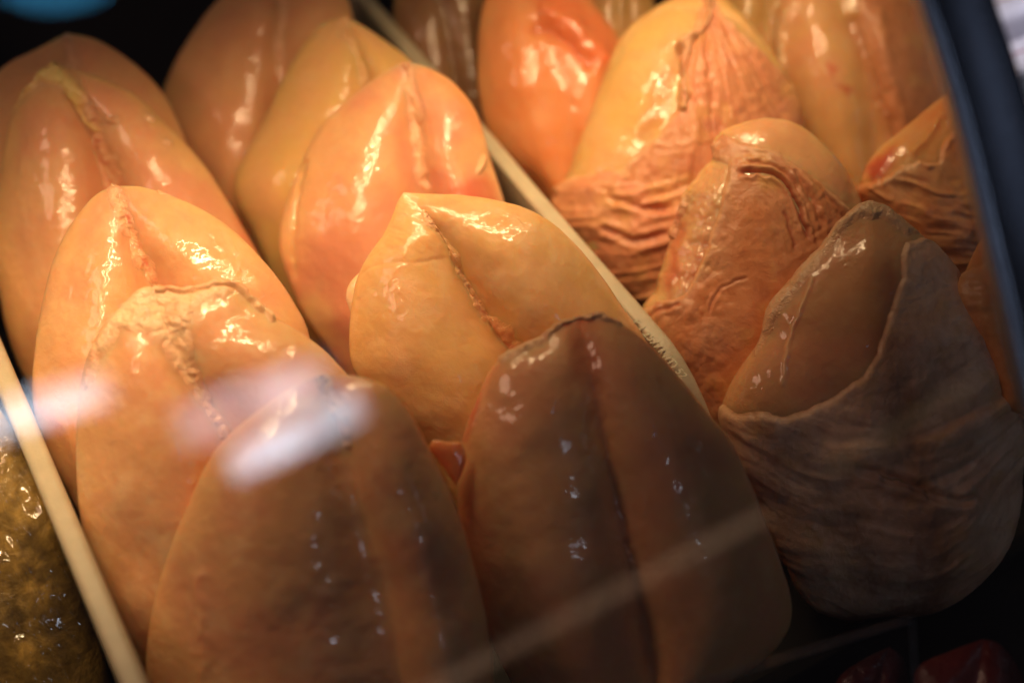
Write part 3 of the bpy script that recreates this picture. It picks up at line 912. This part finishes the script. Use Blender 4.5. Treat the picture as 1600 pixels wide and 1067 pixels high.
def rprof(wd, top, bot, r, n=5, flare=0.0):
    """upright wall profile with rounded top"""
    out = [(-wd / 2 + 0, bot)]
    for k in range(n + 1):
        a = math.pi - k / n * math.pi / 2
        out.append((-wd / 2 + r + r * math.cos(a), top - r + r * math.sin(a)))
    for k in range(n + 1):
        a = math.pi / 2 - k / n * math.pi / 2
        out.append((wd / 2 - r + r * math.cos(a), top - r + r * math.sin(a)))
    out.append((wd / 2, bot))
    return out


def empty(name, loc):
    o = bpy.data.objects.new(name, None)
    o.location = loc
    o.empty_display_size = 0.02
    COL.objects.link(o)
    return o


def box(name, c, ex, ey, ez, hx, hy, hz, mat, parent=None, bevel=0.0, origin=None):
    c = np.array(c, float)
    V, F = [], [[0, 2, 3, 1], [4, 5, 7, 6], [0, 1, 5, 4], [2, 6, 7, 3], [0, 4, 6, 2], [1, 3, 7, 5]]
    for k in (-1, 1):
        for j in (-1, 1):
            for i in (-1, 1):
                V.append(c + np.array(ex) * hx * i + np.array(ey) * hy * j + np.array(ez) * hz * k)
    o = mesh_obj(name, V, F, mat, parent, smooth=False, origin=origin)
    if bevel:
        md = o.modifiers.new('bevel', 'BEVEL')
        md.width, md.segments = bevel, 3
    return o


# counter floor under everything
FLOOR = -0.08
fl = box('counter_floor', (0.0, 0.85, FLOOR - 0.006), E, D, Z, 1.2, 1.1, 0.006, DARKFLOOR)
fl['kind'] = 'structure'

mid = np.array([0.9895e3, 480.0])
P1a = on_z(np.array([990., 480.]), RIM)
P0a = on_z(np.array([104., 817.]), RIM)
print('divider dir check', (on_z(np.array([600., 30.]), RIM) - P1a), (on_z(np.array([0., 572.]), RIM) - P0a))
d1 = on_z(np.array([600., 30.]), RIM) - P1a
d1 /= np.linalg.norm(d1)
d0 = on_z(np.array([0., 572.]), RIM) - P0a
d0 /= np.linalg.norm(d0)

dv = empty('tray_divider', P1a * [1, 1, 0])
bar('wall', P1a - d1 * 0.11, P1a + d1 * 0.75, [(x, y - RIM) for x, y in rprof(0.0135, RIM, FLOOR + 0.001, 0.0035)], CREAM, dv, wobble=0.0012, drop=0.05, origin=P1a * [1, 1, 0])
# raised lettering on the rim
fc = bpy.data.curves.new('embossed_lettering', 'FONT')
fc.body = 'F 1 25771 (IT) 52'
fc.size = 0.0085
fc.extrude = 0.00002
fc.bevel_depth = 0.0001
fc.align_x, fc.align_y = 'CENTER', 'CENTER'
fo = bpy.data.objects.new('embossed_lettering', fc)
COL.objects.link(fo)
lp = on_z(np.array([1030., 545.]), RIM)
x = -d1
y = np.cross(Z, x)
fo.matrix_world = Matrix(((x[0], y[0], 0, lp[0]), (x[1], y[1], 0, lp[1]), (0, 0, 1, RIM + 0.0002), (0, 0, 0, 1)))
bpy.context.view_layer.update()
dg = bpy.context.evaluated_depsgraph_get()
me = bpy.data.meshes.new_from_object(fo.evaluated_get(dg))
mw = fo.matrix_world.copy()
me.transform(mw)
bpy.data.objects.remove(fo)
me.transform(Matrix.Translation(-dv.location))
me.materials.clear()
me.materials.append(CREAM)
lo = bpy.data.objects.new('embossed_lettering', me)
link(lo, dv)
tag(dv, 'cream plastic divider with small raised lettering, between skinless and skin-on breasts', 'tray divider', 'cream dividers between the trays')

dv = empty('tray_divider', P0a * [1, 1, 0])
bar('wall', P0a - d0 * 0.30, P0a + d0 * 0.75, [(x, y - RIM) for x, y in rprof(0.0150, RIM, FLOOR + 0.001, 0.005)], CREAM, dv, wobble=0.0006, origin=P0a * [1, 1, 0])
tag(dv, 'cream plastic divider at lower left beside the ochre wrapped parcel', 'tray divider', 'cream dividers between the trays')

print('tray width', (P1a - P0a) @ E)
for q in (L0, L1, L2, L3, R0, R1, SF):
    m = q.P[len(q.P) // 3, q.P.shape[1] // 2]
    print(q.root['label'][:40], 'apex depth', round(float((q.apex - CAM) @ FW), 3), 'front', round(float((m - CAM) @ FW), 3), 'base z', round(float(q.P[-1].mean(0)[2]), 3))

# ---------------------------------------------------------------- glass pane and post of the case
PA = math.radians(43)
PN = -D * math.cos(PA) + Z * math.sin(PA)         # the pane's outward normal
PUp = D * math.sin(PA) + Z * math.cos(PA)         # up along the pane
post_pt = CAM + rays(np.array([1500., 200.])) * 0.74
gm, nt, b = new_mat('clear_glass')
nt.nodes.remove(b)
L = nt.links.new
out = nt.nodes['Material Output']
geo = nd(nt, 'ShaderNodeNewGeometry')
dot = nd(nt, 'ShaderNodeVectorMath', operation='DOT_PRODUCT')
L(geo.outputs['Incoming'], dot.inputs[0])
L(geo.outputs['Normal'], dot.inputs[1])
ab = nd(nt, 'ShaderNodeMath', operation='ABSOLUTE')
L(dot.outputs['Value'], ab.inputs[0])
om = nd(nt, 'ShaderNodeMath', operation='SUBTRACT')
om.inputs[0].default_value = 1
L(ab.outputs[0], om.inputs[1])
pw5 = nd(nt, 'ShaderNodeMath', operation='POWER')
L(om.outputs[0], pw5.inputs[0])
pw5.inputs[1].default_value = 5
ma = nd(nt, 'ShaderNodeMath', operation='MULTIPLY_ADD')
L(pw5.outputs[0], ma.inputs[0])
ma.inputs[1].default_value = 0.96
ma.inputs[2].default_value = 0.04
tr = nd(nt, 'ShaderNodeBsdfTransparent')
tr.inputs['Color'].default_value = (0.985, 0.99, 0.985, 1)
gl = nd(nt, 'ShaderNodeBsdfGlossy')
gl.inputs['Roughness'].default_value = 0.0
mxs = nd(nt, 'ShaderNodeMixShader')
L(ma.outputs[0], mxs.inputs[0])
L(tr.outputs[0], mxs.inputs[1])
L(gl.outputs[0], mxs.inputs[2])
L(mxs.outputs[0], out.inputs['Surface'])

case = empty('display_case', post_pt - PUp * 0.45)
co = np.array(case.location)
pane_c = post_pt - E * 0.36 - PUp * 0.05 - PN * 0.004
box('glass_pane', pane_c, E, PUp, PN, 0.62, 0.36, 0.0025, gm, case, origin=co)
# the post: traced edges on the pane, given its own thickness
le = [(1405, -90), (1428, 0), (1453, 75), (1478, 155), (1505, 258), (1532, 372), (1556, 470), (1582, 580), (1608, 690), (1640, 830), (1680, 1000), (1720, 1180)]
re_ = [(1522, -90), (1546, 0), (1572, 75), (1596, 155), (1625, 258), (1652, 372), (1680, 470), (1706, 580), (1735, 690), (1770, 830), (1810, 1000), (1850, 1180)]
tt = np.linspace(0, 1, 70)
LE, RE = on_plane(resample(le, tt), post_pt, PN), on_plane(resample(re_, tt), post_pt, PN)


def strip(name, A, B, prof, mat):
    """prof: (fraction from A to B, height along the pane normal)"""
    V = np.stack([A + (B - A) * f + PN * h for f, h in prof], 1)
    nr = V.shape[1]
    F = []
    for i in range(len(A) - 1):
        for j in range(nr):
            F.append([i * nr + j, i * nr + (j + 1) % nr, (i + 1) * nr + (j + 1) % nr, (i + 1) * nr + j])
    F.append(list(range(nr)))
    F.append([(len(A) - 1) * nr + nr - 1 - j for j in range(nr)])
    o = mesh_obj(name, V.reshape(-1, 3), F, mat, case, origin=co)
    return o


strip('post', LE, RE, [(0.10, 0.0), (0.10, 0.0055), (0.12, 0.0062), (0.2, 0.0066), (0.9, 0.0068), (0.96, 0.006), (1.0, 0.003), (1.0, 0.0), (0.9, -0.0035), (0.12, -0.0035)], STEEL)
strip('edge_trim', LE, RE, [(0.0, -0.001), (0.0, 0.0040), (0.02, 0.0062), (0.085, 0.0072), (0.09, -0.001)], STEELL)
tag(case, 'dark navy steel post and slanted glass front of the butcher display case', 'display case')

# ---------------------------------------------------------------- shop lights that the pane mirrors, and an added glow panel for the post
em_mats = {}


def emis(name, col, strength):
    m, nt, b = new_mat(name)
    b.inputs['Base Color'].default_value = (0.8, 0.8, 0.8, 1)
    b.inputs['Emission Color'].default_value = (*col, 1)
    b.inputs['Emission Strength'].default_value = strength
    return m


def mirrored(px, dist):
    """where the thing stands that is seen mirrored in the pane at px"""
    X = on_plane(np.array(px, float), post_pt, PN)
    r = X - CAM
    r /= np.linalg.norm(r, axis=-1, keepdims=True)
    rf = r - 2 * (r @ PN)[..., None] * PN
    return X + rf * dist


WHITEP = plain('white_housing', (0.7, 0.7, 0.7), 0.5)


def light_panel(px, dist, col, strength, label, group=None, thick=0.03):
    Q = mirrored(px, dist)
    c = Q.mean(0)
    ex = (Q[1] + Q[2] - Q[0] - Q[3])
    ey = (Q[3] + Q[2] - Q[0] - Q[1])
    hx, hy = np.linalg.norm(ex) / 4, np.linalg.norm(ey) / 4
    ex /= np.linalg.norm(ex)
    ey -= ex * (ey @ ex)
    ey /= np.linalg.norm(ey)
    ez = np.cross(ex, ey)
    if ez @ (post_pt - c) < 0:
        ez = -ez
    root = empty('shop_light', c)
    gu, gv = np.meshgrid(np.linspace(-1, 1, 41), np.linspace(-1, 1, 21), indexing='ij')
    V = c + gu[..., None] * hx * ex + gv[..., None] * hy * ey + 0.002 * ez * np.sqrt(np.clip(1 - gu ** 4, 0, 1) * np.clip(1 - gv ** 4, 0, 1))[..., None]
    nz = fbm(np.stack([gu * 1.6 + px[0][0], gv * 1.3], -1), 2, 7)
    br = np.clip(1 - gu ** 6, 0, 1) * np.clip(1 - gv ** 4, 0, 1) * np.clip(1.25 + 1.1 * nz, 0.2, 2)
    i, j = np.meshgrid(np.arange(40), np.arange(20), indexing='ij')
    F = np.stack([i * 21 + j, i * 21 + j + 21, i * 21 + j + 22, i * 21 + j + 1], -1).reshape(-1, 4)
    mt = emis('light_diffuser', col, strength)
    if hy > 0.015:
        n_, l_ = mt.node_tree.nodes, mt.node_tree.links
        at = nd(mt.node_tree, 'ShaderNodeAttribute', attribute_name='tint')
        mu = nd(mt.node_tree, 'ShaderNodeMath', operation='MULTIPLY')
        mu.inputs[1].default_value = strength * 1.5
        l_.new(at.outputs['Fac'], mu.inputs[0])
        l_.new(mu.outputs[0], n_['Principled BSDF'].inputs['Emission Strength'])
    mesh_obj('diffuser', V.reshape(-1, 3), F, mt, root, np.repeat(br.reshape(-1, 1), 3, 1), origin=c)
    box('housing', c - ez * (0.003 + thick / 2), ex, ey, ez, hx * 1.04, hy * 1.08, thick / 2, WHITEP, root, origin=c)
    tag(root, label, 'shop light', group)
    return root


LAV = (0.74, 0.83, 1.0)
light_panel([(245, 640), (500, 548), (545, 610), (290, 712)], 3.2, LAV, 3.6, 'cool white light panel mirrored faintly in the glass over the rolled fat fold')
light_panel([(335, 705), (560, 600), (585, 655), (365, 760)], 3.2, LAV, 6.5, 'bright cool white shop light panel mirrored in the glass over the nearest breast')
light_panel([(-160, 672), (165, 572), (195, 628), (-160, 745)], 3.2, LAV, 6.0, 'cool white shop light panel mirrored in the glass over the left divider')
light_panel([(1440, -150), (1800, -150), (1960, 400), (1575, 400)], 1.2, (0.70, 0.78, 1.0), 0.30, 'large dim bluish panel, unseen, added to lay a glow on the dark post')  # added panel, brightens the dark post with a bluish sheen
light_panel([(620, 1096), (1200, 797), (1208, 808), (636, 1109)], 1.9, (1.0, 0.60, 0.36), 1.1, 'long thin warm light strip mirrored as a tan streak across the front breast')
light_panel([(1290, 722), (1520, 588), (1530, 612), (1300, 745)], 1.9, (1.0, 0.72, 0.34), 0.25, 'short warm light strip mirrored faintly on the folded skin near the post')


# ---------------------------------------------------------------- things round the trays
OCHRE = organic('ochre_contents', 0.6, 0.2, 0.1, 0.004, [(50, 0.002, 4, 1.0), (300, 0.0004, 3, 0)], mottled=0.45, tint_var=((0.45, 0.4, 0.3), (1.2, 1.15, 1.0)))


def clear_film(name, bscale, bdist, tint=(0.97, 0.95, 0.88), amount=0.10):
    m, nt, b = new_mat(name)
    nt.nodes.remove(b)
    L = nt.links.new
    tc = nd(nt, 'ShaderNodeTexCoord')
    n2 = nd(nt, 'ShaderNodeTexNoise', Scale=float(bscale), Detail=3.0, Distortion=1.5)
    L(tc.outputs['Object'], n2.inputs['Vector'])
    bp = nd(nt, 'ShaderNodeBump', Strength=1.0, Distance=bdist)
    L(n2.outputs['Fac'], bp.inputs['Height'])
    t = nd(nt, 'ShaderNodeBsdfTransparent')
    t.inputs['Color'].default_value = (*tint, 1)
    g = nd(nt, 'ShaderNodeBsdfGlossy')
    g.inputs['Roughness'].default_value = 0.08
    L(bp.outputs[0], g.inputs['Normal'])
    lw = nd(nt, 'ShaderNodeLayerWeight', Blend=0.25)
    L(bp.outputs[0], lw.inputs['Normal'])
    ad = nd(nt, 'ShaderNodeMath', operation='ADD')
    ad.use_clamp = True
    ad.inputs[1].default_value = amount
    ml = nd(nt, 'ShaderNodeMath', operation='MULTIPLY')
    ml.inputs[1].default_value = 0.6
    L(lw.outputs['Fresnel'], ml.inputs[0])
    L(ml.outputs[0], ad.inputs[0])
    mx = nd(nt, 'ShaderNodeMixShader')
    L(ad.outputs[0], mx.inputs[0])
    L(t.outputs[0], mx.inputs[1])
    L(g.outputs[0], mx.inputs[2])
    L(mx.outputs[0], nt.nodes['Material Output'].inputs['Surface'])
    return m


FILM = clear_film('clear_film', 14, 0.0006, amount=0.05)
OC = np.array([0.33, 0.21, 0.05])
p = Piece('wrapped_parcel', [(0, 640), (-70, 680), (-130, 760), (-170, 900), (-180, 1060), (-120, 1200)],
          [(0, 640), (38, 700), (78, 790), (118, 880), (150, 980), (175, 1080), (160, 1200)], [(0, 640), (-5, 760), (10, 900), (20, 1060), (20, 1200)],
          z=0.055, seed=205, nt=140, ns=140, lump=1.6, pal=(OC, OC * 0.45, OC * 1.5), palw=(0.9, 0.6), yellow=0, groove=((0, 0), (1, 0)), mat=OCHRE, bodyname='contents', maxh=0.035)


def crinkle(G, P, m):
    r = ridged(np.stack([(G[..., 0] + 0.5 * G[..., 1]) / 90, (G[..., 0] - 0.55 * G[..., 1]) / 34], -1), 2, 5)
    return 0.003 + 0.009 * np.clip(r, 0, 1) ** 2 + 0.0012 * fbm(G / 24, 2, 8)


p.patch('plastic_film', 100 + 0 * p.G[..., 0], crinkle, lambda G, P, m: np.ones(G.shape[:2] + (3,)), FILM)
tag(p.root, 'ochre food wrapped in crinkled clear film in the lower left corner', 'wrapped food')


an = np.linspace(0, 2 * math.pi, 49)[:-1]
Q = mirrored(np.stack([85 + 118 * np.cos(an), -62 + 80 * np.sin(an)], -1), 1.5)
c = Q.mean(0)
zz = np.cross(Q[12] - c, Q[0] - c)
zz /= np.linalg.norm(zz)
if zz @ (post_pt - c) > 0:
    zz = -zz
ro = empty('round_lamp', c)
n = len(Q)
for nm, mt, k0, k1, sc in (('diffuser', emis('blue_lamp_diffuser', (0.06, 0.42, 0.80), 3.4), 0.0, 0.01, 1.0), ('housing', WHITEP, 0.011, 0.04, 1.04)):
    V = np.vstack([c + (Q - c) * sc + zz * k0, c + (Q - c) * sc + zz * k1])
    F = [[k, (k + 1) % n, n + (k + 1) % n, n + k] for k in range(n)] + [list(range(n)), list(range(2 * n - 1, n - 1, -1))]
    mesh_obj(nm, V, F, mt, ro, smooth=False)
tag(ro, 'round blue lamp mirrored as a soft blue oval in the top left corner', 'lamp')

PAPER = plain('white_paper', (0.72, 0.68, 0.74), 0.4, 0.0006, 200, 0.1)
TAN = plain('tan_band', (0.45, 0.28, 0.16), 0.5)
MAROON = plain('maroon_band', (0.32, 0.06, 0.10), 0.5)
for k, (px, z, lab) in enumerate((((1600., -12.), 0.10, 'pale lavender packet beyond the post, uppermost of the two in the top right corner'),
                                  ((1632., 66.), 0.085, 'pale packet with a maroon end beyond the post, lower of the two'))):
    c = on_z(np.array(px), z)
    r = empty('packet', c * [1, 1, 0])
    ex, ey = E, D
    hh = (z - FLOOR) / 2 - 0.001
    box('wrapper', c - Z * hh, ex, ey, Z, 0.05, 0.018, hh, PAPER, r, bevel=0.008, origin=c * [1, 1, 0])
    box('band', c - Z * hh + Z * 0.0005, ex, ey, Z, 0.0507, 0.004, hh - 0.0002, TAN if k == 0 else MAROON, r, bevel=0.004, origin=c * [1, 1, 0])
    tag(r, lab, 'packet', 'packets in the next case')
c = on_z(np.array([1640., 30.]), 0.1)
area('packet_fill_light', c + np.array([0.02, -0.02, 0.14]), c, 0.10, 0.02, 0.045, (0.85, 0.85, 1.0), spread=70)  # added cool fill light, keeps the packets lavender

MEAT = organic('red_meat', 0.35, 0.8, 0.5, 0.004, [(80, 0.002, 3, 1.0), (300, 0.0004, 3, 0)])
MR = np.array([0.22, 0.02, 0.01])
p = Piece('red_meat_piece', [(1536, 998), (1486, 1016), (1436, 1040), (1428, 1080), (1440, 1180), (1480, 1260)], [(1536, 998), (1562, 1006), (1590, 1040), (1604, 1090), (1610, 1180), (1560, 1260)], [(1536, 998), (1530, 1040), (1520, 1120), (1520, 1260)],
          z=0.03, seed=211, nt=80, ns=80, pal=(MR, MR * 0.5, MR * 1.3 + 0.03), mat=MEAT, yellow=0, bodyname='meat')
tag(p.root, 'red piece of meat in the bottom right corner below the folded breast', 'meat')
p = Piece('red_meat_piece', [(1390, 1010), (1350, 1030), (1310, 1060), (1290, 1120), (1300, 1240)], [(1390, 1010), (1412, 1030), (1420, 1080), (1416, 1160), (1400, 1240)], [(1390, 1010), (1375, 1060), (1360, 1240)],
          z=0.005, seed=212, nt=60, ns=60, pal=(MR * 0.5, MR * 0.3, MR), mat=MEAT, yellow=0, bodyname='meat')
tag(p.root, 'dim dark red piece of meat behind the clear price card holder', 'meat')

CLEAR = clear_film('clear_holder', 20, 0.0002, (0.9, 0.9, 0.92), 0.0)
HEDGE = plain('holder_edge', (0.30, 0.31, 0.33), 0.3, coat=0.5)
hn = -D * 0.75 + Z * 0.66
hn /= np.linalg.norm(hn)
hp = CAM + rays(np.array([1300., 1010.])) * 0.74
cs = on_plane(np.array([(1040., 1083.), (1424., 966.), (1434., 1150.), (1040., 1270.)]), hp, hn)
ho = empty('price_card_holder', cs.mean(0))
V = np.vstack([cs, cs - hn * 0.002])
mesh_obj('clear_front', V, [[0, 1, 2, 3], [7, 6, 5, 4], [0, 4, 5, 1], [1, 5, 6, 2], [2, 6, 7, 3], [3, 7, 4, 0]], CLEAR, ho, smooth=False)
for a, b in ((0, 1), (1, 2)):
    bar('edge', cs[a] + hn * 0.0005, cs[b] + hn * 0.0005, [(-0.0003, -0.0003), (0.0003, -0.0003), (0.0003, 0.0003), (-0.0003, 0.0003)], HEDGE, ho, nseg=2)
tag(ho, 'clear price card holder with thin bright edges at the bottom right', 'card holder')
rc = on_z(np.array([1330., 1010.]), FLOOR)
fr = box('front_rail', rc + Z * 0.009, E, D, Z, 0.5, 0.006, 0.0088, BLACKP, None, bevel=0.002, origin=rc)
tag(fr, 'black plastic rail along the front of the trays, in the dark below the breasts', 'rail')
